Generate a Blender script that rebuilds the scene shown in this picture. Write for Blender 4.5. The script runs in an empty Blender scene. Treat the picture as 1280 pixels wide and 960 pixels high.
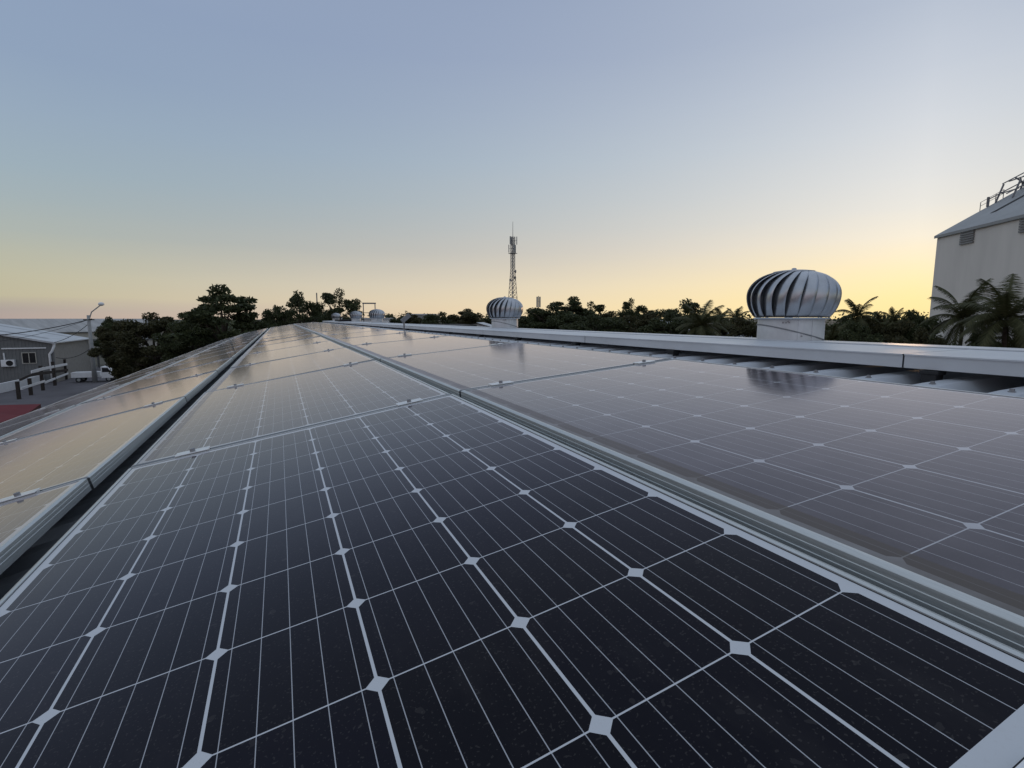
import bpy, bmesh, math, random
import numpy as np
from mathutils import Matrix, Vector, Euler

# ------------------------------------------------------------------ scene, camera, sky, sun
S = bpy.context.scene
C = S.collection
R = math.radians
PI = math.pi
H = 7.2                                  # eye height above the yard
F_PX, PITCH, YAW = 643.84, R(7.256), R(24.18)
cam = bpy.data.cameras.new('camera'); camo = bpy.data.objects.new('camera', cam); C.objects.link(camo)
camo.location = (0, 0, H); camo.rotation_euler = (PI/2 - PITCH, 0, -YAW)
cam.sensor_width = 36; cam.lens = 36*F_PX/1280; cam.clip_start = .02; cam.clip_end = 9000
S.camera = camo

SUN_AZ = R(24.18 + 37.5)                 # clockwise from +Y
SUN_EL = R(1.2)
world = bpy.data.worlds.new('World'); S.world = world; world.use_nodes = True

def s2l(c):
    return tuple(((v/255)/12.92 if v/255 <= .04045 else ((v/255+.055)/1.055)**2.4) for v in c)

class NT:
    """tiny helper to write node maths as expressions"""
    def __init__(s, tree): s.t = tree; s.n = tree.nodes; s.l = tree.links
    def node(s, ty, **kw):
        n = s.n.new(ty)
        for k, v in kw.items(): setattr(n, k, v)
        return n
    def put(s, sock, v):
        if hasattr(v, 'is_output') or isinstance(v, bpy.types.NodeSocket): s.l.new(v, sock)
        elif v is not None: sock.default_value = v
    def m(s, op, a, b=None, c=None, clamp=False):
        n = s.node('ShaderNodeMath', operation=op); n.use_clamp = clamp
        s.put(n.inputs[0], a)
        if b is not None: s.put(n.inputs[1], b)
        if c is not None: s.put(n.inputs[2], c)
        return n.outputs[0]
    def mix(s, f, a, b, mode='MIX'):
        n = s.node('ShaderNodeMix', data_type='RGBA', blend_type=mode)
        s.put(n.inputs[0], f)
        for i, v in ((6, a), (7, b)):
            s.put(n.inputs[i], (*v, 1) if isinstance(v, tuple) and len(v) == 3 else v)
        return n.outputs[2]
    def noise(s, vec, scale, detail=3, rough=.55):
        n = s.node('ShaderNodeTexNoise'); n.inputs['Scale'].default_value = scale
        n.inputs['Detail'].default_value = detail; n.inputs['Roughness'].default_value = rough
        if vec is not None: s.l.new(vec, n.inputs['Vector'])
        return n.outputs['Fac']
    def ramp(s, f, stops):
        n = s.node('ShaderNodeValToRGB'); e = n.color_ramp.elements
        while len(e) < len(stops): e.new(.5)
        for k, (p, c) in enumerate(stops):
            e[k].position = p; e[k].color = (*c, 1) if len(c) == 3 else c
        s.l.new(f, n.inputs[0]); return n.outputs[0]
    def scale(s, vec, v):
        n = s.node('ShaderNodeVectorMath', operation='MULTIPLY'); s.l.new(vec, n.inputs[0]); n.inputs[1].default_value = v
        return n.outputs[0]

# --- dusk sky: colours by true elevation and by azimuth away from the set sun
G_EL = [0, .8, 1.8, 3.4, 5, 7, 9.5, 12, 16, 20, 25, 30, 38, 50, 70, 90]
def lut(pts):
    xs = [q[0] for q in pts]; cs = np.array([s2l(q[1]) for q in pts])
    out = np.array([[np.interp(e, xs, cs[:, k]) for k in range(3)] for e in G_EL])
    k = np.interp(G_EL, [0, 6, 14, 32, 50], [1.0, 1.01, 1.07, 1.07, 1.0])[:, None]
    return out*(1+(k-1)*np.array([[1.0, 1.1, .6]]))
ZEN = [(40, (162, 174, 194)), (55, (172, 183, 200)), (90, (176, 187, 203))]
SKY_SUN = lut([(0, (252, 226, 158)), (1.6, (253, 231, 166)), (4, (252, 233, 186)), (6.8, (241, 231, 211)), (9.5, (225, 222, 216)), (13.4, (209, 211, 216)), (19.4, (190, 196, 209)), (25, (172, 181, 199))] + ZEN)
SKY_MID = lut([(0, (225, 202, 168)), (1.1, (227, 208, 174)), (3.4, (216, 204, 181)), (6.8, (191, 188, 181)), (10.8, (172, 179, 184)), (16.2, (158, 171, 187)), (23, (146, 159, 184)), (29, (136, 150, 178))] + ZEN)
SKY_SIDE = lut([(0, (174, 158, 150)), (.7, (167, 156, 150)), (1.3, (177, 168, 150)), (1.9, (188, 181, 152)), (4.2, (182, 180, 158)), (7.9, (161, 172, 172)), (12, (148, 165, 178)), (17.7, (138, 155, 180)), (23, (129, 147, 176))] + ZEN)
SKY_BACK = lut([(0, (176, 160, 166)), (3, (190, 166, 170)), (8, (186, 178, 186)), (16, (180, 182, 194)), (30, (176, 182, 194))] + ZEN)
T_MID = 42/82
CTRL = (SKY_MID - (1-T_MID)**2*SKY_SUN - T_MID**2*SKY_SIDE)/(2*T_MID*(1-T_MID))
CTRL = np.clip(CTRL, 0, None)
N = NT(world.node_tree); N.n.clear()
wout = N.node('ShaderNodeOutputWorld'); bg = N.node('ShaderNodeBackground'); bg.inputs[1].default_value = .1
tc = N.node('ShaderNodeTexCoord'); sep = N.node('ShaderNodeSeparateXYZ'); N.l.new(tc.outputs['Generated'], sep.inputs[0])
dx, dy, dz = sep.outputs
hl = N.m('MAXIMUM', N.m('SQRT', N.m('ADD', N.m('MULTIPLY', dx, dx), N.m('MULTIPLY', dy, dy))), 1e-4)
cosa = N.m('DIVIDE', N.m('ADD', N.m('MULTIPLY', dx, math.sin(SUN_AZ)), N.m('MULTIPLY', dy, math.cos(SUN_AZ))), hl)
ang = N.m('ARCCOSINE', N.m('MINIMUM', N.m('MAXIMUM', cosa, -1.0), 1.0))
elev = N.m('DIVIDE', N.m('ARCTAN2', dz, hl), PI/2)
wob = N.noise(N.scale(tc.outputs['Generated'], (7, 7, 60)), 1.0, 4)
elev = N.m('ADD', elev, N.m('MULTIPLY', N.m('SUBTRACT', wob, .5), .006))
elev = N.m('MAXIMUM', elev, 0.0)
rmp = [N.ramp(elev, [(min(1, e/90), tuple(c)) for e, c in zip(G_EL, lutv)]) for lutv in (SKY_SUN, np.clip(CTRL, 0, 1.4), SKY_SIDE, SKY_BACK)]
t = N.m('DIVIDE', ang, R(82), clamp=True)
ab = N.mix(t, rmp[0], rmp[1]); bc = N.mix(t, rmp[1], rmp[2]); abc = N.mix(t, ab, bc)
tb = N.node('ShaderNodeMapRange'); tb.interpolation_type = 'SMOOTHSTEP'
N.l.new(ang, tb.inputs[0]); tb.inputs[1].default_value = R(75); tb.inputs[2].default_value = R(165)
sky_grad = N.mix(tb.outputs[0], abc, rmp[3])
sky = N.node('ShaderNodeTexSky', sky_type='NISHITA'); sky.sun_disc = False
sky.sun_elevation = SUN_EL; sky.sun_rotation = SUN_AZ; sky.altitude = 10; sky.dust_density = 2.0
grad10 = N.mix(1.0, sky_grad, (10.0, 10.0, 10.0), 'MULTIPLY')
skyn = N.mix(.015, grad10, sky.outputs[0])
N.l.new(skyn, bg.inputs[0]); N.l.new(bg.outputs[0], wout.inputs[0])

sl = bpy.data.lights.new('sun', 'SUN'); so = bpy.data.objects.new('sun', sl); C.objects.link(so)
sl.energy = .25; sl.angle = R(3); sl.color = (1, .62, .33)
so.rotation_euler = (PI/2 - SUN_EL, 0, PI - SUN_AZ)     # shines from low over the right-hand trees
S.view_settings.view_transform = 'Standard'; S.view_settings.look = 'None'
S.view_settings.exposure = 0.12; S.view_settings.gamma = 1; S.view_settings.use_curve_mapping = False
S.cycles.max_bounces = 6; S.cycles.use_denoising = True

# ------------------------------------------------------------------ helpers
def ray(px, py):
    """world direction of a photo pixel (1280x960), used only to work out where things stand"""
    a = (px-640)/F_PX; b = (480-py)/F_PX
    fw = math.cos(PITCH)+b*math.sin(PITCH); up = b*math.cos(PITCH)-math.sin(PITCH)
    return Vector((a*math.cos(YAW)+fw*math.sin(YAW), -a*math.sin(YAW)+fw*math.cos(YAW), up))
def spot(px, py, D):
    d = ray(px, py); k = D/math.hypot(d.x, d.y); return Vector((d.x*k, d.y*k, H+d.z*k))
def gnd(px, py, z=0.):
    d = ray(px, py); k = (z-H)/d.z; return Vector((d.x*k, d.y*k, z))

class MB:
    def __init__(s): s.v = []; s.f = []; s.mi = []; s.cur = 0
    def face(s, pts):
        i = len(s.v); s.v += [tuple(p) for p in pts]; s.f.append(tuple(range(i, i+len(pts)))); s.mi.append(s.cur)
    def box(s, lo, hi, M=None):
        x0, y0, z0 = lo; x1, y1, z1 = hi
        P = [(x0,y0,z0),(x1,y0,z0),(x1,y1,z0),(x0,y1,z0),(x0,y0,z1),(x1,y0,z1),(x1,y1,z1),(x0,y1,z1)]
        if M is not None: P = [tuple(M @ Vector(p)) for p in P]
        i = len(s.v); s.v += P
        for q in ((0,3,2,1),(4,5,6,7),(0,1,5,4),(1,2,6,5),(2,3,7,6),(3,0,4,7)):
            s.f.append(tuple(i+k for k in q)); s.mi.append(s.cur)
        return s
    def tube(s, pts, rad, n=8, cap=True):
        pts = [Vector(p) for p in pts]
        if not hasattr(rad, '__len__'): rad = [rad]*len(pts)
        i0 = len(s.v); prev = None
        for k, p in enumerate(pts):
            d = (pts[min(k+1, len(pts)-1)]-pts[max(k-1, 0)]).normalized()
            if prev is None:
                u = d.orthogonal().normalized()
            else:
                u = (prev-d*prev.dot(d)).normalized()
            prev = u; w = d.cross(u)
            for j in range(n):
                a = 2*PI*j/n; s.v.append(tuple(p+(u*math.cos(a)+w*math.sin(a))*rad[k]))
        for k in range(len(pts)-1):
            for j in range(n):
                a = i0+k*n+j; b = i0+k*n+(j+1) % n
                s.f.append((a, b, b+n, a+n)); s.mi.append(s.cur)
        if cap:
            s.f.append(tuple(i0+j for j in range(n))[::-1]); s.mi.append(s.cur)
            s.f.append(tuple(i0+(len(pts)-1)*n+j for j in range(n))); s.mi.append(s.cur)
        return s
    def bar(s, a, b, w, h=None):
        a = Vector(a); b = Vector(b); h = h or w; d = (b-a).normalized()
        u = d.cross(Vector((0, 0, 1)));
        u = Vector((1, 0, 0)) if u.length < 1e-4 else u.normalized()
        v = u.cross(d); P = []
        for e in (a, b):
            for x, y in ((-1,-1),(1,-1),(1,1),(-1,1)): P.append(tuple(e+u*x*w/2+v*y*h/2))
        i = len(s.v); s.v += P
        for q in ((0,3,2,1),(4,5,6,7),(0,1,5,4),(1,2,6,5),(2,3,7,6),(3,0,4,7)):
            s.f.append(tuple(i+k for k in q)); s.mi.append(s.cur)
        return s
    def lathe(s, prof, n=32, caps=True, c=(0, 0, 0)):
        i0 = len(s.v)
        for r, z in prof:
            for j in range(n):
                a = 2*PI*j/n; s.v.append((c[0]+r*math.cos(a), c[1]+r*math.sin(a), c[2]+z))
        for k in range(len(prof)-1):
            for j in range(n):
                a = i0+k*n+j; b = i0+k*n+(j+1) % n
                s.f.append((a, b, b+n, a+n)); s.mi.append(s.cur)
        if caps:
            s.f.append(tuple(i0+j for j in range(n))[::-1]); s.mi.append(s.cur)
            s.f.append(tuple(i0+(len(prof)-1)*n+j for j in range(n))); s.mi.append(s.cur)
        return s
    def build(s, name, mat, parent=None, smooth=False, bevel=0, kind=None):
        me = bpy.data.meshes.new(name); me.from_pydata(s.v, [], s.f)
        mats = mat if isinstance(mat, (list, tuple)) else [mat]
        for m in mats: me.materials.append(m)
        me.polygons.foreach_set('material_index', s.mi)
        if smooth: me.polygons.foreach_set('use_smooth', [True]*len(s.f))
        me.update()
        o = bpy.data.objects.new(name, me); C.objects.link(o)
        if parent: o.parent = parent
        if bevel:
            b = o.modifiers.new('bevel', 'BEVEL'); b.width = bevel; b.segments = 2; b.limit_method = 'ANGLE'
        if kind: o['kind'] = kind
        return o
def tag(o, label, cat, group=None):
    o['label'] = label; o['category'] = cat
    if group: o['group'] = group
    return o
def thing(name, label, cat, loc=(0, 0, 0), rotz=0, group=None):
    o = bpy.data.objects.new(name, None); C.objects.link(o); o.empty_display_size = .2
    o.location = loc; o.rotation_euler = (0, 0, rotz)
    return tag(o, label, cat, group)
def dup(root, label=None):
    r = root.copy(); C.objects.link(r)
    if label: r['label'] = label
    for ch in list(root.children):
        c = ch.copy(); C.objects.link(c); c.parent = r
        for g in list(ch.children):
            d = g.copy(); C.objects.link(d); d.parent = c
    return r

# ------------------------------------------------------------------ materials
def mat(name, col, rough=.6, metal=0., spec=.5, var=.12, vscale=3., bump=0., bscale=40., stretch=None, ior=None, emit=None):
    m = bpy.data.materials.new(name); m.use_nodes = True; n = NT(m.node_tree); b = m.node_tree.nodes['Principled BSDF']
    tcn = n.node('ShaderNodeTexCoord').outputs['Object']
    v = n.scale(tcn, stretch) if stretch else tcn
    f = n.noise(v, vscale, 5, .6)
    lo = tuple(max(0, c*(1-var)) for c in col); hi = tuple(min(1, c*(1+var)) for c in col)
    n.l.new(n.ramp(f, [(.3, lo), (.7, hi)]), b.inputs['Base Color'])
    n.l.new(n.m('ADD', n.m('MULTIPLY', n.noise(v, vscale*2.3, 3), .2), max(0, rough-.1)), b.inputs['Roughness'])
    b.inputs['Metallic'].default_value = metal; b.inputs['Specular IOR Level'].default_value = spec
    if bump:
        bp = n.node('ShaderNodeBump'); bp.inputs['Strength'].default_value = bump; bp.inputs['Distance'].default_value = .01
        n.l.new(n.noise(v, bscale, 3), bp.inputs['Height']); n.l.new(bp.outputs[0], b.inputs['Normal'])
    return m
M_alu = mat('anodised_aluminium', (.52, .55, .55), .38, .6, .5, .10, 6, .08, 1, (220, 5, 220))
M_alu_gap_shade = mat('aluminium_gap_shade', (.20, .21, .22), .35, .9)  # darker copy of the aluminium, paints joint gap shade onto the short sides
M_clamp = mat('clamp_metal', (.75, .76, .77), .35, .8, .5, .08, 30)
M_bolt = mat('bolt_steel', (.26, .26, .27), .5, .7)
M_zinc = mat('zincalume_roof_sheet', (.50, .53, .565), .5, .35, .5, .10, 5, .05, 60)
M_cap = mat('white_painted_flashing', (.52, .55, .585), .45, 0, .5, .09, 2.5, .04, 30)
M_capdark = mat('flashing_joint_dark', (.03, .035, .045), .7)
M_rubber = mat('black_rubber', (.012, .013, .016), .7)
M_vent = mat('galvanised_vane', (.43, .45, .48), .31, .9, .5, .16, 9, .05, 40)
M_neck = mat('white_vent_neck', (.56, .575, .59), .48, .25, .5, .14, 9, .06, 24)
M_seam = mat('grey_sealant', (.20, .21, .22), .7)
M_steel = mat('mast_steel', (.22, .22, .23), .6, .4)
M_dark = mat('dark_void', (.01, .01, .012), .8)

def cell_material():
    m = bpy.data.materials.new('solar_cells_under_glass'); m.use_nodes = True; n = NT(m.node_tree); b = n.n['Principled BSDF']
    tcn = n.node('ShaderNodeTexCoord').outputs['Object']; sp = n.node('ShaderNodeSeparateXYZ'); n.l.new(tcn, sp.inputs[0])
    x, y, _ = sp.outputs; P = .1585
    cx = n.m('DIVIDE', x, P); cy = n.m('DIVIDE', y, P)
    def dist(c): return n.m('MULTIPLY', n.m('ABSOLUTE', n.m('SUBTRACT', n.m('FRACT', n.m('ADD', c, 100.5)), .5)), P)
    ddx, ddy = dist(cx), dist(cy)
    gap = n.m('LESS_THAN', ddx, .0017)
    gap = n.m('MAXIMUM', gap, n.m('LESS_THAN', ddy, .0009))
    gap = n.m('MAXIMUM', gap, n.m('LESS_THAN', n.m('ADD', ddx, ddy), .0125))
    out = n.m('MAXIMUM', n.m('GREATER_THAN', n.m('ABSOLUTE', x), 3*P-.0012), n.m('GREATER_THAN', n.m('ABSOLUTE', y), 5*P-.001))
    gap = n.m('MAXIMUM', gap, out)
    v = n.m('FRACT', n.m('MULTIPLY', n.m('ADD', cx, 100), 5))
    bus = n.m('LESS_THAN', n.m('ABSOLUTE', n.m('SUBTRACT', v, .5)), .00046*5/P)
    # each cell its own faint tint
    cb = n.node('ShaderNodeCombineXYZ'); n.put(cb.inputs[0], n.m('FLOOR', n.m('ADD', cx, 100))); n.put(cb.inputs[1], n.m('FLOOR', n.m('ADD', cy, 100)))
    oi = n.node('ShaderNodeObjectInfo'); n.put(cb.inputs[2], n.m('MULTIPLY', oi.outputs['Random'], 50))
    wn = n.node('ShaderNodeTexWhiteNoise', noise_dimensions='3D'); n.l.new(cb.outputs[0], wn.inputs['Vector'])
    cell = n.mix(wn.outputs['Value'], (.0020, .0030, .0060), (.0036, .0045, .0115))
    grain = n.noise(tcn, 260, 2)
    cell = n.mix(n.m('MULTIPLY', grain, .5), cell, (.006, .0068, .009))
    # faint speckles of dust and bird lime
    sp1 = n.noise(tcn, 55, 2, .4); sp3 = n.noise(tcn, 330, 1, .4)
    spk = n.m('ADD', n.m('MULTIPLY', n.m('GREATER_THAN', sp1, .715), .045), n.m('MULTIPLY', n.m('GREATER_THAN', sp3, .675), .06))
    smear = n.noise(n.scale(tcn, (14, 5, 1)), 1.0, 5, .65); sm_ = n.node('ShaderNodeMapRange'); n.l.new(smear, sm_.inputs[0]); sm_.inputs[1].default_value = .55; sm_.inputs[2].default_value = .8
    spk = n.m('ADD', spk, n.m('MULTIPLY', sm_.outputs[0], .03))
    sp2 = n.noise(tcn, 9, 4, .6)
    col = n.mix(bus, cell, (.40, .42, .45))
    col = n.mix(gap, col, (.56, .59, .62))
    col = n.mix(spk, col, (.35, .33, .30))
    at = n.node('ShaderNodeAttribute', attribute_type='OBJECT'); at.attribute_name = 'dirt'
    fa = n.node('ShaderNodeAttribute', attribute_type='OBJECT'); fa.attribute_name = 'dust'
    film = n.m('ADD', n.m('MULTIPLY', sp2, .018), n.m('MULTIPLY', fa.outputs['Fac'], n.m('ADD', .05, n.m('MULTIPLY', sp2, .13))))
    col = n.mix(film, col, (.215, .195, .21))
    # silt line along the low long edge of the glass
    wav = n.m('MULTIPLY', n.m('SUBTRACT', n.noise(n.scale(tcn, (6, 1.2, 1)), 3, 3), .5), .010)
    band = n.m('LESS_THAN', n.m('ADD', x, wav), -.4455)
    bn = n.m('MULTIPLY', n.m('MULTIPLY', band, at.outputs['Fac']), n.m('ADD', .55, n.m('MULTIPLY', sp2, .6)))
    col = n.mix(bn, col, (.105, .092, .078))
    bp = n.node('ShaderNodeBump'); bp.inputs['Strength'].default_value = .035; bp.inputs['Distance'].default_value = .01
    n.l.new(n.noise(tcn, 5, 2), bp.inputs['Height'])
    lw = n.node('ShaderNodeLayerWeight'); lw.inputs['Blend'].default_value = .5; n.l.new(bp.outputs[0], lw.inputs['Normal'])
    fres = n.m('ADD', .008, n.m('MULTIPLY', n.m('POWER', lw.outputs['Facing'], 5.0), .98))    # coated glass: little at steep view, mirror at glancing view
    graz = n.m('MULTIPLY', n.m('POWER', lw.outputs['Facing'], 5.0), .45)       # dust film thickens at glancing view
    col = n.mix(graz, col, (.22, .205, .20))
    lip_shadow = n.m('MAXIMUM', n.m('GREATER_THAN', n.m('ABSOLUTE', x), .4868), n.m('GREATER_THAN', n.m('ABSOLUTE', y), .8118))  # shadow beside the frame lip, painted as a dark rim on the laminate
    col = n.mix(lip_shadow, col, (.03, .032, .035))
    n.l.new(col, b.inputs['Base Color']); b.inputs['Roughness'].default_value = .8; b.inputs['Specular IOR Level'].default_value = 0
    gl = n.node('ShaderNodeBsdfGlossy'); gl.inputs['Color'].default_value = (1.0, .95, 1.0, 1)
    rg = n.m('ADD', n.m('ADD', .075, n.m('MULTIPLY', sp2, .06)), n.m('MULTIPLY', bn, .3))
    n.l.new(rg, gl.inputs['Roughness']); n.l.new(bp.outputs[0], gl.inputs['Normal'])
    fac = n.m('MULTIPLY', fres, n.m('SUBTRACT', 1.0, n.m('MULTIPLY', bn, .55)))
    mx = n.node('ShaderNodeMixShader'); n.l.new(fac, mx.inputs[0]); n.l.new(b.outputs[0], mx.inputs[1]); n.l.new(gl.outputs[0], mx.inputs[2])
    n.l.new(mx.outputs[0], n.n['Material Output'].inputs[0])
    return m
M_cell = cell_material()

# ------------------------------------------------------------------ where the panels lie (from the camera match of the near panel)
def rot_zxy(rx, rz, ry):
    return Matrix.Rotation(rz, 3, 'Z') @ Matrix.Rotation(rx, 3, 'X') @ Matrix.Rotation(ry, 3, 'Y')
Rp = rot_zxy(R(75.94305), R(-60.098), R(36.49388)); Tp = Vector((-.01135, -.95759, .36798))
Wc = Euler(camo.rotation_euler).to_matrix()
A0 = Wc @ Rp.transposed()
M0 = Matrix.Translation(Vector((0, 0, H)) - A0 @ Tp) @ A0.to_4x4()
e = (A0 @ Vector((0, 1, 0))).z
JY = .835
MQ = M0 @ Matrix.Translation((0, JY, 0)) @ Matrix.Rotation(-math.asin(e), 4, 'X') @ Matrix.Translation((0, -JY, 0))
ex = MQ.to_3x3() @ Vector((1, 0, 0)); TAU = math.asin(ex.z)
RV = 14.2
pc = MQ @ Vector((0, 0, 0))
XC = pc.x + RV*math.sin(TAU); ZC = pc.z - RV*math.cos(TAU)      # axis of the vault
RQ = 11.06                                                      # the sheet curves a little more than the rows of panels
def arc(th, off=0.):                                            # th: angle from the crown, + to the right
    return XC+(RQ+off)*math.sin(th), ZC+RV-RQ+(RQ+off)*math.cos(th)
Y0, Y1 = -3.2, 27.2

# ------------------------------------------------------------------ the ground
M_ground = mat('dry_ground', (.10, .095, .075), .9, 0, .2, .35, .05, .3, 2)
M_asphalt = mat('asphalt_yard', (.115, .110, .120), .9, 0, .3, .2, .4, .2, 8)
g = MB(); g.face([(-4000,-4000,0),(4000,-4000,0),(4000,4000,0),(-4000,4000,0)]); g.build('ground', M_ground, kind='structure')
g = MB(); g.face([(-34, 20, .004), (-6.2, 20, .004), (-6.2, 96, .004), (-34, 96, .004)]); g.build('yard', M_asphalt, kind='structure')

# ------------------------------------------------------------------ the building that carries the panels
bld = thing('warehouse_building', 'low warehouse whose curved ribbed metal roof carries the solar panels', 'warehouse', (0, 0, 0))
TH = R(38)
# ribbed sheet
ribs = [(0, -.056), (.055, -.056), (.085, -.022), (.145, -.022), (.175, -.056)]
ys, zs = [], []
yy = Y0
while yy < Y1:
    for o_, z_ in ribs:
        ys.append(yy+o_); zs.append(z_)
    yy += .19
nth = 56
roof = MB()
for k, y_ in enumerate(ys):
    for j in range(nth+1):
        x_, z_ = arc(-TH+2*TH*j/nth, zs[k]); roof.v.append((x_, y_, z_))
for k in range(len(ys)-1):
    for j in range(nth):
        a = k*(nth+1)+j; roof.f.append((a, a+1, a+nth+2, a+nth+1)); roof.mi.append(0)
roof.cur = 1
for k in range(1, 60):                                           # fixing screws on the ribs along the ridge
    yk = Y0+.19*k+.115
    for th in (-.048, .048):
        x_, z_ = arc(th, -.022)
        roof.lathe([(.009, -.002), (.009, .002), (.006, .003), (.006, .009)], 6, True, (x_, yk, z_))
rf = roof.build('roof', [M_zinc, M_bolt], bld)
# ridge cap: raised box flashing over the crown
xf, zt, zb = -.40, H-.121, H-.168
cap = MB()
prof = [(xf+.012, zb-.002), (xf, zb), (xf, zt-.0045), (xf-.0045, zt-.0045), (xf-.0045, zt), (-.02, zt+.006), (.02, zt+.006), (-xf+.0045, zt), (-xf+.0045, zt-.0045), (-xf, zt-.0045), (-xf, zb), (-xf-.012, zb-.002)]
seams = [Y0, -1.0, 1.06, 3.1, 5.1, 7.2, 9.2, 11.2, 13.2, 15.2, 17.2, 19.2, 21.2, 23.2, 25.2, Y1]
for a, b_ in zip(seams[:-1], seams[1:]):
    a2 = a+.006
    i = len(cap.v)
    for y_ in (a2, b_):
        for (px_, pz_) in prof: cap.v.append((XC+px_, y_, pz_))
    n_ = len(prof)
    for k in range(n_-1):
        cap.f.append((i+k, i+k+1, i+n_+k+1, i+n_+k)); cap.mi.append(0)
cap.cur = 1
for a in seams[1:-1]:
    for s_ in (-1, 1):
        x0 = XC+s_*(abs(xf)-.003); cap.box((min(x0, x0-s_*.01), a-.004, zb+.004), (max(x0, x0-s_*.01), a+.010, zt-.008))
cap.cur = 0
cap.box((XC-.38, Y0+.01, zt-.012), (XC+.38, Y0+.02, zb+.01))
co = cap.build('ridge_cap', [M_cap, M_capdark], rf)
co.modifiers.new('thick', 'SOLIDIFY').thickness = .0012
# thin upstand lip on the fold of the flashing
lp = MB(); lp.box((XC-.012, Y0, zt+.0065), (XC+.012, Y1, zt+.0105)); lp.build('ridge_seam', M_cap, co)
for yb in [-.2, .98, 2.22, 3.24, 4.25, 5.2, 6.3, 7.5, 8.7, 9.9, 11.2, 12.5, 13.8, 15.2, 16.7, 18.2, 19.8, 21.4, 23]:
    for s_ in (-1, 1):
        bk = MB(); x0 = XC+s_*.385
        zr = arc(.035, -.056)[1]
        bk.box((x0-.022, yb-.022, zr), (x0+.022, yb+.022, zb-.004)); bk.box((x0-.026, yb-.028, zb-.016), (x0+.026, yb+.028, zb-.003))
        bk.build('cap_bracket', M_rubber, rf, bevel=.003)
# walls of the warehouse
M_shedwall = mat('grey_block_wall', (.34, .34, .33), .85, 0, .3, .15, 1.5, .2, 12)
xl, ze = arc(-TH, -.09); xr, _ = arc(TH, -.09)
w = MB(); w.box((xl+.35, Y0+.25, 0), (xl+.55, Y1-.25, ze-.02)); w.box((xr-.55, Y0+.25, 0), (xr-.35, Y1-.25, ze-.02))
for yw in (Y0+.25, Y1-.45):
    i = len(w.v); pts = []
    for j in range(25):
        x_, z_ = arc(-TH*.955+2*TH*.955*j/24, -.11); pts.append((x_, z_))
    poly = [(pts[0][0], 0)]+pts+[(pts[-1][0], 0)]
    w.face([(x_, yw, z_) for x_, z_ in poly]); w.face([(x_, yw+.2, z_) for x_, z_ in poly][::-1])
w.build('wall', M_shedwall, bld)
for s_, x_ in ((-1, xl), (1, xr)):
    gt = MB(); gt.box((x_-.02-(.12 if s_ < 0 else 0), Y0, ze-.14), (x_+.02+(.12 if s_ > 0 else 0), Y1, ze-.01)); gt.build('gutter', M_cap, bld)

# ------------------------------------------------------------------ solar panels
HW, HL, FT, FH = .500, .825, .0115, .038
def make_panel():
    t = thing('solar_panel', 'solar panel', 'solar panel')
    fr = MB()
    # extruded section swept round the four mitred sides: side face with rolled grooves, sloping shoulder, flat inner lip
    sec = [(FT, -.008), (FT, -.0003), (.0085, 0), (.0065, -.0001), (.0008, -.0026), (0, -.0036), (0, -.011), (.0008, -.012), (0, -.013), (0, -.021), (.0008, -.022), (0, -.023), (0, -FH), (.028, -FH), (.028, -FH+.002), (.002, -FH+.002)]
    cor = ((-1, -1), (1, -1), (1, 1), (-1, 1))
    for k in range(4):
        (ax, ay), (bx_, by_) = cor[k], cor[(k+1) % 4]; i = len(fr.v)
        for (cx_, cy_) in ((ax, ay), (bx_, by_)):
            for o_, z_ in sec: fr.v.append((cx_*(HW-o_), cy_*(HL-o_), z_))
        n_ = len(sec)
        for j in range(n_-1): fr.f.append((i+j, i+n_+j, i+n_+j+1, i+j+1)); fr.mi.append(1 if (k % 2 == 0 and j >= 2) else 0)
    fr.build('frame', [M_alu, M_alu_gap_shade], t)
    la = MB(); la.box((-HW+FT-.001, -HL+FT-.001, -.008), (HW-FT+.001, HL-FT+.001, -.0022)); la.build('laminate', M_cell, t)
    return t
def make_clamp(parent, x, y):
    c = MB(); c.box((x-.045, y-.0085, -.030), (x+.045, y+.0085, .0015)); c.box((x-.045, y-.020, .0012), (x+.045, y+.020, .0042))
    o = c.build('clamp', M_clamp, parent, bevel=.0008)
    b = MB(); b.lathe([(.0075, .0042), (.0075, .012), (.005, .0125)], 8, True, (x, y, 0)); b.build('bolt', M_bolt, o)
proto = make_panel()
for x_ in (-.335, .340): make_clamp(proto, x_, HL+.010)
ORD = ['nearest', 'second', 'third', 'fourth', 'fifth', 'sixth', 'seventh', 'eighth', 'ninth']
# rows: (pivot x, pivot z, tilt, local x of the pivot edge, wording, first, last)
def lpos(k): return 1.67*k
TR, TL, TL2 = R(-4.34), R(4.2), R(8.3)
# plane coordinates (panel frame): row right starts at its left edge, rows left start at their right edge
e1 = (-.600, 0.0); e1b = (e1[0]-2*HW*math.cos(TL), e1[1]-2*HW*math.sin(TL))
e2 = (e1b[0]-.03, e1b[1]-.003)
rows = [('mid', (0, 0), 0, 0., 'middle row'), ('right', (.531, .004), -TR, -HW, 'row beside the white ridge'),
        ('left', e1, TL, HW, 'row left of the middle row'), ('outer', e2, TL2, HW, 'outermost left row')]
first = True
NEAR = {('mid', 0): 'dark solar panel filling the foreground, its white cell grid sharp and close',
        ('mid', -1): 'solar panel of which only a frame corner shows, bottom right, before the foreground panel',
        ('right', 0): 'large grey-violet solar panel mirroring the nearest round vent beside the white ridge flashing',
        ('right', 1): 'grey solar panel mirroring the smaller second round vent beside the white ridge flashing',
        ('left', 0): 'solar panel cut by the left picture edge, first of the row beyond the dark gap',
        ('left', 1): 'olive beige shining solar panel across the dark gap from the foreground panel'}
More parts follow.
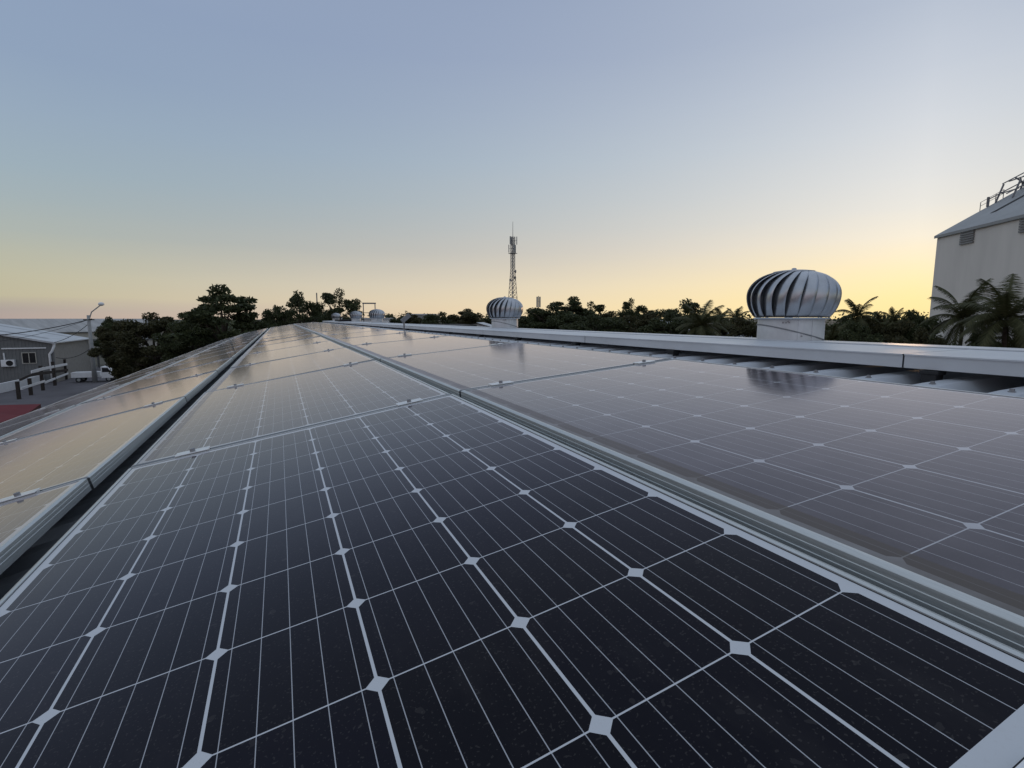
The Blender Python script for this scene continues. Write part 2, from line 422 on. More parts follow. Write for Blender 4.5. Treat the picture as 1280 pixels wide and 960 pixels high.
for name, (px_, pz_), tilt, lx, word in rows:
    k0 = -1 if name == 'mid' else (-1 if name in ('right', 'left') else 0)
    for k in range(k0, 16):
        if first: t = proto; first = False
        else: t = dup(proto)
        base = M0 if k <= 0 else MQ
        ang_ = tilt if name != 'right' else -tilt
        jit = random.Random(hash((name == 'mid', name == 'left', name == 'outer', k)) & 0xffff)
        # rotation about the row direction: tilt>0 falls away to the left
        Mloc = Matrix.Translation((px_, lpos(k), pz_)) @ Matrix.Rotation(-ang_ if name != 'right' else -ang_, 4, 'Y') @ Matrix.Translation((-lx, 0, 0))
        if name == 'right': Mloc = Matrix.Translation((px_, lpos(k), pz_)) @ Matrix.Rotation(-TR, 4, 'Y') @ Matrix.Translation((-lx, 0, 0))
        if name in ('left', 'outer'): Mloc = Matrix.Translation((px_, lpos(k), pz_)) @ Matrix.Rotation(-tilt, 4, 'Y') @ Matrix.Translation((-lx, 0, 0))
        wob_ = Matrix.Identity(4)
        if k > 0: wob_ = Matrix.Rotation(R(jit.uniform(-.22, .22)), 4, 'X') @ Matrix.Rotation(R(jit.uniform(-.28, .28)), 4, 'Y')
        t.matrix_world = base @ Mloc @ wob_
        if (name, k) in NEAR: lab = NEAR[(name, k)]
        elif k == -1: lab = 'solar panel below the camera in the '+word
        elif k <= 8: lab = 'grey solar panel, %s from the camera in the %s' % (ORD[k], word)
        else: lab = 'far solar panel at the thin end of the '+word
        t['label'] = lab; t['group'] = 'solar panels on the curved roof'
        for ch in t.children:
            if ch.name.startswith('laminate'):
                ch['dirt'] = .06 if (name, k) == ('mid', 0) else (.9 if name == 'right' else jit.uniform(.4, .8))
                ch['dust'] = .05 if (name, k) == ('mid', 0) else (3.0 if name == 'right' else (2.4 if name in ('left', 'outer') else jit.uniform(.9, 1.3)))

# ------------------------------------------------------------------ spinning roof vents
def make_vent():
    t = thing('turbine_vent', 'vent', 'roof vent')
    nk = MB(); nk.lathe([(.156, -.012), (.156, .126), (.151, .126), (.151, -.012)], 48, False)
    neck = nk.build('neck', M_neck, t, smooth=False)
    sm = MB(); pts = []                                        # slanting joint of the two-piece neck
    for j in range(41):
        a = R(165+180*j/40); pts.append((.1572*math.cos(a), .1572*math.sin(a), .050+.044*math.cos(a-R(200))))
    sm.tube(pts, .0036, 6); sm.build('seam', M_seam, neck)
    st = MB()
    for a0 in (R(287), R(312)):
        st.box((-.0008, -.012, .0), (.0012, .012, .124), Matrix.Rotation(a0, 4, 'Z') @ Matrix.Translation((.1565, 0, 0)))
    st.build('lap_strip', M_neck, neck)
    sc = MB()
    for a, z_ in ((258, .106), (263, .106), (268, .107), (266, .112), (289, .05), (289, .035)):
        p = Vector((.157*math.cos(R(a)), .157*math.sin(R(a)), z_)); d = Vector((math.cos(R(a)), math.sin(R(a)), 0)); sc.tube([p, p+d*.004], .0042, 6)
    sc.build('rivet', M_bolt, neck)
    rg = MB(); rg.lathe([(.150, .124), (.176, .124), (.178, .128), (.176, .133), (.150, .133)], 48, False); rg.build('bearing_ring', M_vent, t, smooth=False)
    zc, RM, bt, bb = .253, .217, .139, .182
    aL = -math.asin(.118/bb)
    def prof_(q):
        a = aL + (R(72)-aL)*q
        r = RM*max(0, math.cos(a))**.8; z = zc+(bt if a > 0 else bb)*math.sin(a); return r, z
    NV = 21; st_ = 2*PI/NV
    for k in range(NV):
        v = MB(); n1, n2 = 18, 6
        for i in range(n1+1):
            q = i/n1; r, z = prof_(q)
            tw = .03*q+.16*q*q+.34*q**4
            full = math.sin(PI*min(1, max(0, q)))**.5
            for j in range(n2+1):
                u = j/n2
                ph = k*st_+tw+st_*(u*1.25)
                rr = r-(1-u)**1.6*(.005+.034*full)
                # rolled outer edge
                if j == n2: rr += .001
                v.v.append((rr*math.cos(ph), rr*math.sin(ph), z))
        for i in range(n1):
            for j in range(n2):
                a = i*(n2+1)+j; v.f.append((a, a+1, a+n2+2, a+n2+1)); v.mi.append(0)
        o = v.build('vane', M_vent, t, smooth=True); s_ = o.modifiers.new('thick', 'SOLIDIFY'); s_.thickness = .0016; s_.offset = -1
    tp = MB(); r_, z_ = prof_(1.0)
    tp.lathe([(r_+.012, z_-.006), (r_+.012, z_+.001), (r_*.8, z_+.006), (r_*.4, z_+.0095), (.012, z_+.011), (.011, z_+.018), (.004, z_+.021)], 40); tp.build('top_cap', M_vent, t, smooth=True)
    sh = MB(); sh.tube([(0, 0, .10), (0, 0, z_)], .009, 8); sh.build('shaft', M_bolt, t)
    return t
vent0 = make_vent()
VL = [(987, 'nearest and largest silver turbine vent, standing on the white ridge flashing'),
      (631, 'second silver turbine vent, on the ridge just below the lattice mast'),
      (472, 'small silver turbine vent far along the ridge, right one of the far pair'),
      (446, 'small pale turbine vent far along the ridge, left one of the far pair'),
      (421, 'tiny pale turbine vent at the far end of the ridge, leftmost of the vents')]
for k, (y_, lab) in enumerate(VL):
    v = vent0 if k == 0 else dup(vent0)
    v['label'] = lab; v['group'] = 'turbine vents along the ridge'
    fx = XC+.32; d_ = ray(y_, 420); y_ = fx*d_.y/d_.x; v.location = (fx, y_, zt-.010); v.scale = (1.10, 1.10, 1.02); v.rotation_euler = (0, 0, -math.atan2(fx, y_)+k*.11)

# small floodlight bracket and dark hatches on the ridge
t = thing('floodlight', 'small grey floodlight tilted up on a short post by the ridge flashing', 'floodlight', (1.84, 1.84*ray(505, 405).y/ray(505, 405).x, arc(-.04, -.022)[1]))
m = MB(); m.tube([(0, 0, 0), (0, 0, .17)], .014, 8); m.build('post', M_bolt, t)
m = MB(); m.box((-.085, -.02, -.035), (.085, .02, .035), Matrix.Translation((.03, 0, .20)) @ Matrix.Rotation(R(-40), 4, 'Y')); m.build('lamp_head', M_steel, t, bevel=.006)
t = MB(); t.box((-.28, -1.0, 0), (.28, 1.0, .07)); o = t.build('roof_hatch', M_dark, bevel=.02); o.location = (XC+.02, 21.5, zt+.012)
tag(o, 'low black cover lying on the white ridge between the far vents', 'hatch')

# ------------------------------------------------------------------ trees
M_bark = mat('bark', (.06, .048, .038), .9, 0, .2, .3, 6, .4, 20)
def leafmat(name, c1, c2, c3):
    m = bpy.data.materials.new(name); m.use_nodes = True; n = NT(m.node_tree); b = n.n['Principled BSDF']
    ge = n.node('ShaderNodeNewGeometry'); tcn = n.node('ShaderNodeTexCoord').outputs['Object']
    col = n.ramp(ge.outputs['Random Per Island'], [(0, c1), (.6, c2), (1, c3)])
    col = n.mix(n.m('MULTIPLY', n.noise(tcn, .8, 2), .6), col, c1)
    n.l.new(col, b.inputs['Base Color']); b.inputs['Roughness'].default_value = .6; b.inputs['Specular IOR Level'].default_value = .25
    tr = n.node('ShaderNodeBsdfTranslucent'); n.l.new(col, tr.inputs[0]); mx = n.node('ShaderNodeMixShader'); mx.inputs[0].default_value = .25
    n.l.new(b.outputs[0], mx.inputs[1]); n.l.new(tr.outputs[0], mx.inputs[2]); n.l.new(mx.outputs[0], n.n['Material Output'].inputs[0])
    return m
M_leafA = leafmat('leaf_dark', (.036, .046, .020), (.060, .074, .032), (.105, .118, .052))
M_leafB = leafmat('leaf_olive', (.042, .044, .020), (.068, .066, .030), (.115, .105, .050))
M_palm = leafmat('palm_leaf', (.050, .056, .024), (.080, .084, .036), (.120, .115, .055))

def leaves(rng, cents, n, size):
    """n small leaf-shaped faces scattered through each clump (centre, radii)"""
    V = []; cnt = 0
    out = np.zeros((len(cents)*n, 4, 3))
    for (c, rad) in cents:
        d = rng.normal(size=(n, 3)); d /= np.linalg.norm(d, axis=1)[:, None]
        rr = rng.random(n)**.42
        p = np.array(c)+d*rr[:, None]*np.array(rad)
        u = rng.normal(size=(n, 3)); u[:, 2] *= .6; u /= np.linalg.norm(u, axis=1)[:, None]
        w_ = rng.normal(size=(n, 3)); w_ -= u*(u*w_).sum(1)[:, None]; w_ /= np.linalg.norm(w_, axis=1)[:, None]
        s = size*(.6+.8*rng.random(n))[:, None]
        q = out[cnt:cnt+n]
        q[:, 0] = p-u*s; q[:, 1] = p-w_*s*.42; q[:, 2] = p+u*s; q[:, 3] = p+w_*s*.42
        cnt += n
    return out.reshape(-1, 3)
def quads_obj(name, V, m, parent):
    n = len(V)//4; me = bpy.data.meshes.new(name); me.vertices.add(len(V)); me.vertices.foreach_set('co', V.astype(np.float32).ravel())
    me.loops.add(n*4); me.loops.foreach_set('vertex_index', np.arange(n*4, dtype=np.int32)); me.polygons.add(n)
    me.polygons.foreach_set('loop_start', np.arange(0, n*4, 4, dtype=np.int32))
    me.materials.append(m); me.update(calc_edges=True); me.validate()
    o = bpy.data.objects.new(name, me); C.objects.link(o); o.parent = parent; return o

def broadleaf(seed, h, w, base, pads, m, n_leaf=150, size=.20, flat=.45):
    """trunk, limbs and twigs as one mesh; crown of leaf faces in flattened clumps at the twig ends"""
    rng = np.random.default_rng(seed); rn = random.Random(seed)
    t = thing('tree', 'tree', 'tree')
    tr = MB(); top = Vector((rn.uniform(-.2, .2), rn.uniform(-.2, .2), h*.86))
    b0 = .032*h
    tr.tube([(0, 0, 0), (0, 0, base*.5), (top.x*.4, top.y*.4, h*.5), tuple(top)], [b0, b0*.8, b0*.5, b0*.12], 8)
    cents = [((top.x, top.y, h*.90), (w*.11, w*.11, h*.06)), ((top.x*.8, top.y, h*.80), (w*.17, w*.17, h*.07))]
    for k in range(pads):
        q = (k+rn.random()*.6)/pads
        z1 = base+(h*.86-base)*q
        a = k*2.4+rn.uniform(-.4, .4)
        env = math.sin(PI*min(1, .22+.74*(1-q)))**.8*(w/2)
        r = env*rn.uniform(.7, 1.0)
        st = Vector((top.x*.4*q, top.y*.4*q, base*.6+(z1-base*.6)*.55)); en = Vector((r*math.cos(a), r*math.sin(a), z1))
        mid = (st+en)/2+Vector((0, 0, .05*h))
        tr.tube([st, mid, en], [b0*.35, b0*.22, b0*.06], 5)
        for j in range(rn.randint(3, 5)):
            a2 = a+rn.uniform(-.9, .9); f = rn.uniform(.45, 1.0)
            c = Vector((r*f*math.cos(a2), r*f*math.sin(a2), z1+rn.uniform(-.04, .05)*h))
            tr.tube([st.lerp(en, .6), c], [b0*.1, b0*.04], 4, False)
            rad = w*rn.uniform(.07, .125)
            cents.append((tuple(c), (rad*1.15, rad*1.15, rad*flat)))
    tr.build('trunk', M_bark, t, smooth=True)
    V = leaves(rng, cents, n_leaf, size)
    quads_obj('crown', V, m, t)
    t['_h'] = h*.95; t['_w'] = w*.85
    return t
def palm(seed, h, fl, m, nf=22):
    rn = random.Random(seed); t = thing('palm_tree', 'palm', 'palm tree')
    tr = MB(); bx_, by_ = rn.uniform(-.5, .5), rn.uniform(-.5, .5)
    pts = [(bx_*(q/6)**2, by_*(q/6)**2, h*q/6) for q in range(7)]
    tr.tube(pts, [.22, .17, .15, .14, .13, .13, .12], 10); tr.build('trunk', M_bark, t, smooth=True)
    T = Vector(pts[-1]); V = []
    for k in range(nf):
        a = k*2.39996+rn.uniform(-.2, .2); up = 1.5-1.9*(k/nf)+rn.uniform(-.1, .1); L = fl*rn.uniform(.85, 1.1)
        hd = Vector((math.cos(a), math.sin(a), 0)); side = Vector((-math.sin(a), math.cos(a), 0))
        prev = T; el = up; P = [T]
        ns = 16
        for i in range(ns):
            el -= (.062+.03*rn.random()+.03*(1-abs(up))*.5)
            prev = prev+(hd*math.cos(el)+Vector((0, 0, 1))*math.sin(el))*(L/ns); P.append(prev)
        for i in range(ns):
            d = (P[i+1]-P[i]).normalized(); n_ = side.cross(d)
            wq = .03*(1-i/ns)+.008
            V += [P[i]-side*wq, P[i]+side*wq, P[i+1]+side*wq, P[i+1]-side*wq]
            if i < 1: continue
            ll = fl*.26*math.sin(PI*(.12+.86*i/ns))**.6
            for s_ in (-1, 1):
                for sub in (0, .16, .33, .5, .66, .83):
                    b0 = P[i].lerp(P[i+1], sub)
                    tipd = (d*.55+side*s_*.95-Vector((0, 0, 1))*(.35+rn.uniform(0, .35))).normalized()
                    tip = b0+tipd*ll*rn.uniform(.85, 1.1); wl = d*fl*.0075
                    V += [b0-wl, b0+wl, b0.lerp(tip, .6)+wl*.8, tip]
    quads_obj('crown', np.array([tuple(v) for v in V]), m, t)
    t['_h'] = h+fl*.78; t['_w'] = fl*1.55
    return t
def place(o, px, py, D, wpx=None, rz=0., wid=None):
    """stand a plant on the ground in the direction of a photo column, D metres away, its top at photo row py"""
    p = spot(px, py, D); hh = p.z
    sz = hh/o['_h']
    if wpx:
        ax = D*math.cos(math.atan((px-640)/F_PX)); wid = wpx/F_PX*ax*math.cos(math.atan((px-640)/F_PX))
    sx = (wid/o['_w']) if wid else sz
    o.location = (p.x, p.y, 0); o.scale = (sx, sx, sz); o.rotation_euler = (0, 0, rz)
    return o
PROTO = {
 'layer': lambda: broadleaf(3, 10, 8, 2.2, 17, M_leafA, 330, .175, .34),
 'round': lambda: broadleaf(8, 9, 7.5, 1.6, 18, M_leafB, 360, .15, .62),
 'airy': lambda: broadleaf(21, 10, 8, 3.2, 12, M_leafA, 170, .17, .42),
 'dark': lambda: broadleaf(34, 9, 8, 1.2, 20, M_leafA, 340, .155, .6),
 'palm': lambda: palm(5, 8, 3.0, M_palm),
 'palm2': lambda: palm(12, 8, 2.6, M_palm, 18)}
CACHE = {}
def plant(kind, label, px, py, D, wpx=None, rz=0., group=None, wid=None):
    if kind not in CACHE: o = CACHE[kind] = PROTO[kind]()
    else: o = dup(CACHE[kind])
    o['label'] = label
    o['category'] = 'palm tree' if kind.startswith('palm') else 'tree'
    if group: o['group'] = group
    return place(o, px, py, D, wpx, rz, wid)
G1 = 'trees left of the roof'; G2 = 'trees along the skyline'; G3 = 'palms beyond the ridge'
plant('layer', 'tallest dark tree left of the roof, its branches in flat layers', 276, 357, 46, 112, .6, G1)
plant('dark', 'dark tree with a low full crown, left of the tallest layered tree', 238, 396, 50, 84, 1.6, G1)
plant('round', 'olive brown round tree between the street lamp and the dark trees', 190, 391, 58, 92, 2.2, G1)
plant('round', 'low olive tree right behind the street lamp pole', 150, 402, 66, 66, .3, G1)
plant('dark', 'small dark tree behind the street lamp with pale roofs showing past it', 136, 396, 92, 40, 1.1, G1)
plant('airy', 'open dark tree with sky showing through, left of the two by the roof end', 374, 364, 62, 62, .4, G1)
plant('airy', 'open reddish dark tree with spread twigs, beside the far end of the roof', 424, 361, 66, 56, 2.0, G1)
plant('dark', 'small dark tree low against the sky at the roof end, left of the open trees', 345, 382, 64, 34, 2.9, G1)
plant('dark', 'dark bushy tree between the two open trees at the roof end', 398, 381, 70, 44, .9, G1)
sky_trees = [('airy', 'thin pale tree right of the far vents', 488, 393, 95, 34), ('round', 'small round tree left of the flat grey house', 512, 392, 110, 30),
 ('dark', 'dark tree in front of the flat grey house', 553, 391, 100, 36), ('round', 'rounded dark tree left of the second vent', 583, 387, 90, 40),
 ('dark', 'dark tree half hidden behind the second vent', 616, 392, 100, 36), ('dark', 'low dark tree right of the second vent', 664, 393, 95, 30),
 ('dark', 'broad dark tree under the little antenna mast', 692, 382, 80, 62), ('layer', 'tallest dark tree of the middle skyline, knobbly top', 716, 372, 85, 46),
 ('airy', 'thin dark tree beside the knobbly topped one', 738, 378, 88, 36), ('round', 'dark rounded tree in the middle of the skyline', 766, 390, 85, 46),
 ('airy', 'slim tree with a spiky tip on the skyline', 790, 374, 90, 26), ('round', 'low tree right of the spiky one', 806, 386, 95, 34),
 ('airy', 'open bushy tree left of the nearest vent', 856, 375, 62, 58), ('dark', 'dark full tree below the open bushy tree', 838, 391, 55, 60),
 ('dark', 'dark low tree on the skyline behind the middle of the ridge', 742, 394, 70, 60), ('round', 'low dark tree left of the open bushy one', 812, 394, 68, 40),
 ('round', 'low round tree just left of the nearest vent', 925, 398, 58, 50),
 ('dark', 'dark tree right of the nearest vent', 1058, 396, 46, 56), ('round', 'olive tree in the middle of the right hand thicket', 1098, 391, 50, 66),
 ('dark', 'dark wide tree at the foot of the tall white building', 1140, 389, 52, 62), ('dark', 'dark low tree before the thicket', 1080, 407, 38, 60),
 ('round', 'low olive tree under the palms at right', 1150, 411, 36, 60), ('dark', 'dark bush like tree under the largest palm', 1222, 418, 34, 70), ('dark', 'dark tree at the right picture edge beneath the palm', 1275, 408, 36, 60)]
for i, (k, lab, px, py, D, wpx) in enumerate(sky_trees): plant(k, lab, px, py-1, D, wpx*1.25, i*1.3, G2)
palms = [('palm', 'coconut palm left of the nearest vent, its fronds fanned up', 880, 376, 42, 64), ('palm2', 'small palm top showing above the trees left of the nearest vent', 903, 381, 70, 34),
 ('palm2', 'palm with a ragged top just left of the nearest vent', 921, 380, 66, 34), ('palm2', 'palm leaning above the trees right of the nearest vent', 1072, 366, 48, 52),
 ('palm2', 'low palm in the thicket right of the nearest vent', 1040, 400, 40, 50), ('palm2', 'small palm top on the skyline left of the tall white building', 1118, 379, 60, 34),
 ('palm', 'full palm in front of the tall white building, left of the two', 1209, 351, 38, 100), ('palm', 'big palm at the right picture edge before the tall white building', 1270, 343, 34, 135),
 ('palm2', 'drooping palm low between the two big palms', 1240, 388, 36, 70), ('palm2', 'little far palm left of the slim spiky tree', 778, 384, 120, 16), ('palm2', 'little far palm right of the knobbly topped tree', 752, 386, 120, 16)]
for i, (k, lab, px, py, D, wpx) in enumerate(palms): plant(k, lab, px, py, D, wpx, i*.9+.2, G3)
# far-off wood that closes the horizon
rng = np.random.default_rng(99); cents = []
for k in range(520):
    px = rng.uniform(-500, 1700); D = rng.uniform(135, 280); d = ray(min(1900, max(-400, px)), 398); kk = D/math.hypot(d.x, d.y)
    if px < 150: continue
    hh = rng.uniform(3.5, 8.6)*(.8+D/700)*(.62 if px < 240 else 1)
    cents.append(((d.x*kk, d.y*kk, hh*.55), (rng.uniform(3, 6), rng.uniform(3, 6), hh*.55)))
o = quads_obj('far_woodland', leaves(rng, cents, 150, .6), M_leafA, None); o['kind'] = 'stuff'
tag(o, 'far belt of dark woodland closing the horizon', 'woodland')

# ------------------------------------------------------------------ left yard
M_clad = mat('grey_cladding', (.16, .165, .165), .6, 0, .4, .10, 2)
M_clad_lit = mat('lit_beige_cladding', (.33, .315, .29), .7, 0, .4, .10, 2)  # beige side wall, its brighter light put into the colour
M_paleroof = mat('pale_metal_roof', (.50, .52, .54), .5, .2, .4, .12, .35, 0, 30, (1, 6, 1))
M_white = mat('white_paint', (.75, .76, .77), .5, 0, .5, .06, 2)
M_glass = mat('dark_window_glass', (.015, .017, .02), .15, 0, .5)
M_wood = mat('dark_timber', (.045, .038, .034), .85, 0, .2, .3, 6)
M_conc = mat('pole_concrete', (.30, .31, .31), .8, 0, .3, .12, 3)
M_red = mat('red_painted_roof', (.13, .012, .018), .85, 0, .4, .12, 1.2)
M_redside = mat('dark_red_fascia', (.07, .012, .014), .6)
M_yellow = mat('cream_wall', (.45, .43, .38), .85, 0, .3, .12, .8)

# grey shed with a pale gable roof
Ca = spot(66, 430, 78); Cb = spot(111, 430, 90)
u = (Cb-Ca); u.z = 0; Ls = u.length; u.normalize(); v = Vector((-u.y, u.x, 0))       # v: to the left along the gable
eave = H+(spot(66, 427, 78).z-H); ridge = H+.28; HWID = 13.0
sh = thing('storage_shed', 'grey clad shed with a pale metal gable roof, behind the timber fence', 'shed', (Ca.x, Ca.y, 0), math.atan2(u.y, u.x))
# local frame: +x along the side wall away from camera, +y to the left along the gable
w = MB(); w.box((0, -.0, 0), (.15, 2*HWID, eave)); w.face([(0, 0, eave), (0, HWID, ridge-.1), (0, 2*HWID, eave)]); 
yk = 0.0
while yk < 2*HWID:
    hh = eave+(ridge-.1-eave)*(1-abs(yk-HWID)/HWID); w.box((-.03, yk, .0), (-.001, yk+.12, hh-.02)); yk += .30
w.build('wall', M_clad, sh)
w = MB(); w.box((.15, 0, 0), (Ls, .15, eave-.02)); xk = .3
while xk < Ls: w.box((xk, -.03, 0), (xk+.12, -.001, eave-.02)); xk += .35
w.build('side_wall', M_clad_lit, sh)
rf_ = MB()
for s_ in (0, 1):
    ya = -.35 if s_ == 0 else 2*HWID+.35
    ze_ = eave-.35*(ridge-eave)/HWID
    A = [(-.35, ya, ze_), (Ls+.2, ya, ze_), (Ls+.2, HWID, ridge), (-.35, HWID, ridge)]
    rf_.face(A if s_ == 0 else A[::-1]); rf_.face([(x_, y_, z_-.08) for x_, y_, z_ in (A[::-1] if s_ == 0 else A)])
    rf_.face([A[0], A[3], (A[3][0], A[3][1], A[3][2]-.2), (A[0][0], A[0][1], A[0][2]-.2)])
    rf_.face([A[0], (A[0][0], A[0][1], A[0][2]-.12), (A[1][0], A[1][1], A[1][2]-.12), A[1]])
rfo = rf_.build('roof', M_paleroof, sh)
M_dull = mat('dull_roof_sheet', (.30, .31, .33), .6, .2, .4, .1)
for (a, b_) in ((2.2, 3.4), (9.2, 10.0)):
    st = MB(); y1, y2 = 1.2, HWID-.5
    z1 = eave+(ridge-eave)*y1/HWID+.006; z2 = eave+(ridge-eave)*y2/HWID+.006
    st.face([(a, y1, z1), (b_, y1, z1), (b_, y2, z2), (a, y2, z2)]); st.build('dull_sheet', M_dull, rfo)
gt = MB(); gt.box((-.14, .6, eave-.75), (-.031, 4.4, eave-.62)); gt.build('ledge', M_white, sh)
dp = MB(); dp.tube([(-.02, -.12, eave-.15), (-.10, -.12, eave-.5), (-.12, .12, eave-1.1), (-.12, .35, eave-1.4), (-.12, .35, .1)], .13, 8); dp.build('downpipe', M_white, sh, smooth=True)
def window(parent, x, y, z, wy, hz):
    f = MB()
    for a in ((y, y+.07), (y+wy-.07, y+wy), (y+wy/2-.035, y+wy/2+.035)): f.box((x-.07, a[0], z), (x, a[1], z+hz))
    f.box((x-.07, y+.07, z), (x-.002, y+wy-.07, z+.07)); f.box((x-.07, y+.07, z+hz-.07), (x-.002, y+wy-.07, z+hz)); fo = f.build('window', M_yellow, parent)
    p = MB(); p.box((x-.035, y+.071, z+.071), (x-.004, y+wy-.071, z+hz-.071)); p.build('pane', M_glass, fo)
window(sh, -.031, 1.55, 2.2, 1.25, 1.25)
acx = sh.matrix_basis @ Vector((-.40, 3.35, 1.95))
ac = thing('air_conditioner', 'white air conditioner unit hung on the grey shed wall left of the window', 'air conditioner', acx, math.atan2(u.y, u.x))
m = MB(); m.box((0, 0, 0), (.36, 1.15, .75)); m.build('housing', M_white, ac, bevel=.03)
m = MB(); m.lathe([(.30, -.02), (.30, .02)], 20, True); o = m.build('fan_grille', M_dark, ac); o.rotation_euler = (0, -PI/2, 0); o.location = (-.004, .42, .375)
m = MB(); m.tube([(.3, .9, .75), (.3, .92, 1.5)], .07, 6); m.build('pipe', M_white, ac)

# open shed further back and pale low house behind the trees
p = spot(116, 430, 97); os_ = thing('open_shed', 'low open fronted shed with dark mouth behind the street lamp', 'shed', (p.x, p.y, 0), -R(10))
m = MB(); m.box((0, 0, 4.0), (14, 8, 4.2)); m.build('roof', M_clad, os_); m = MB(); m.box((0, 7.8, 0), (14, 8, 4)); m.build('rear_wall', M_clad, os_)
m = MB(); m.box((.2, .1, 2.9), (13.8, .25, 3.99)); m.build('fascia', M_yellow, os_)
for x_ in (.2, 4.6, 9.1, 13.6): m = MB(); m.box((x_, .3, 0), (x_+.2, .5, 3.99)); m.build('post', M_clad, os_)
def house(label, px, D, wid, dep, h, rz=0., roofh=1.4, rm=None, wm=None, nm='house', flat=False, nwin=2):
    p = spot(px, 398, D); t = thing(nm, label, 'house', (p.x, p.y, 0), rz)
    m = MB(); m.box((-wid/2, -dep/2, 0), (wid/2, dep/2, h)); m.build('wall', wm or M_yellow, t)
    m = MB(); o_ = .35
    if flat: m.box((-wid/2-.15, -dep/2-.15, h), (wid/2+.15, dep/2+.15, h+.3))
    else:
        for s_ in (-1, 1):
            A = [(-wid/2-o_, s_*(dep/2+o_), h-.1), (wid/2+o_, s_*(dep/2+o_), h-.1), (wid/2+o_, 0, h+roofh), (-wid/2-o_, 0, h+roofh)]
            m.face(A); m.face([(a[0], a[1], a[2]-.12) for a in A])
        for s_ in (-1, 1): m.face([(s_*wid/2, -dep/2, h-.01), (s_*wid/2, 0, h+roofh-.12), (s_*wid/2, dep/2, h-.01)])
    m.build('roof', rm or M_paleroof, t)
    for k in range(nwin):
        x_ = -wid/2+wid*(k+.5)/nwin
        f = MB(); f.box((x_-.7, -dep/2-.05, h*.45), (x_+.7, -dep/2-.002, h*.45+1.2)); fo = f.build('window', M_white, t)
        q = MB(); q.box((x_-.6, -dep/2-.06, h*.45+.1), (x_+.6, -dep/2-.051, h*.45+1.1)); q.build('pane', M_glass, fo)
    return t
house('long pale roofed hall behind the grey shed and the street lamp pole', 40, 135, 44, 22, 4.8, R(32), 2.35, nwin=6, rm=mat('weathered_hall_roof', (.36, .36, .355), .75, 0, .2, .22, .5, 0, 30, (2.2, .12, 1)))
house('flat roofed grey house standing out of the trees on the skyline', 532, 118, 5.5, 7, 7.9, -R(24), flat=True, wm=M_conc)
house('small white house with dark walls and a gabled pale roof, left of the second vent', 600, 80, 6, 7, 5.6, R(60), 1.0, wm=M_clad)
house('long white low building behind the far vents', 462, 96, 8, 8, 7.0, -R(20), flat=True, wm=M_white)
house('pale house glimpsed through the trees left of the nearest vent', 908, 74, 9, 7, 4.2, -R(50), 1.2, wm=M_white)
house('pale house glimpsed between the trees on the skyline', 815, 100, 12, 8, 6.1, -R(30), .9, wm=M_white)
house('white house at the foot of the palms at right', 1193, 44, 8, 6, 4.4, -R(40), 1.0, wm=M_white)
house('dark flat roofed shed close behind the ridge, left of the second vent', 545, 52, 6, 10, 6.3, -R(10), flat=True, wm=M_dark, rm=M_dark, nwin=1)

# street lamp on a concrete pole, with the power lines
pb = gnd(119, 478); Dp = math.hypot(pb.x, pb.y)
ptop = spot(115, 394, Dp).z
lampd = (spot(132, 380, Dp)-spot(116, 394, Dp))
lp_ = thing('street_lamp', 'tall grey pole with a slanting lamp arm, behind the yard', 'street lamp', (pb.x, pb.y, 0))
m = MB(); m.tube([(0, 0, 0), (0, 0, ptop)], [.24, .15], 10); m.build('pole', M_conc, lp_, smooth=True)
arm = [Vector((0, 0, ptop-.6)), Vector((lampd.x*.25, lampd.y*.25, ptop+.35)), Vector((lampd.x*.95, lampd.y*.95, ptop+lampd.z*.9))]
m = MB(); m.tube(arm, .06, 8); m.build('arm', M_conc, lp_)
m = MB(); e_ = Vector((lampd.x, lampd.y, ptop+lampd.z)); m.lathe([(.05, -.22), (.26, -.14), (.30, .0), (.22, .14), (.05, .2)], 14, True, (e_.x, e_.y, e_.z)); m.build('lamp_head', M_white, lp_, smooth=True)
m = MB(); m.bar((-.5, .0, ptop-.5), (.5, .0, ptop-.5), .1); m.build('crossarm', M_wood, lp_)
def cable(label, a, b, sag, r=.03):
    a = Vector(a); b = Vector(b); m = MB(); pts = []
    for k in range(17):
        q = k/16; p = a.lerp(b, q); p.z -= sag*4*q*(1-q); pts.append(p)
    m.tube(pts, r, 5); return tag(m.build('power_cable', M_rubber), label, 'cable')
pt = Vector((pb.x, pb.y, ptop-.4)); away = spot(-90, 424, Dp*.93)
cable('upper dark power line running from the lamp pole out to the left', pt+Vector((.3, 0, 0)), away, .5, .045)
cable('thin lower power line running from the lamp pole out to the left', pt+Vector((-.4, 0, -.25)), away+Vector((0, 0, -.7)), .6, .02)
cable('service cable dropping from the lamp pole to the shed downpipe corner', pt+Vector((0, 0, -.5)), spot(68, 428, 77.6), .3, .03)
cable('slack cable hung low along the beige shed wall', pt+Vector((0, 0, -3.2)), spot(70, 447, 77.3), .5, .03)

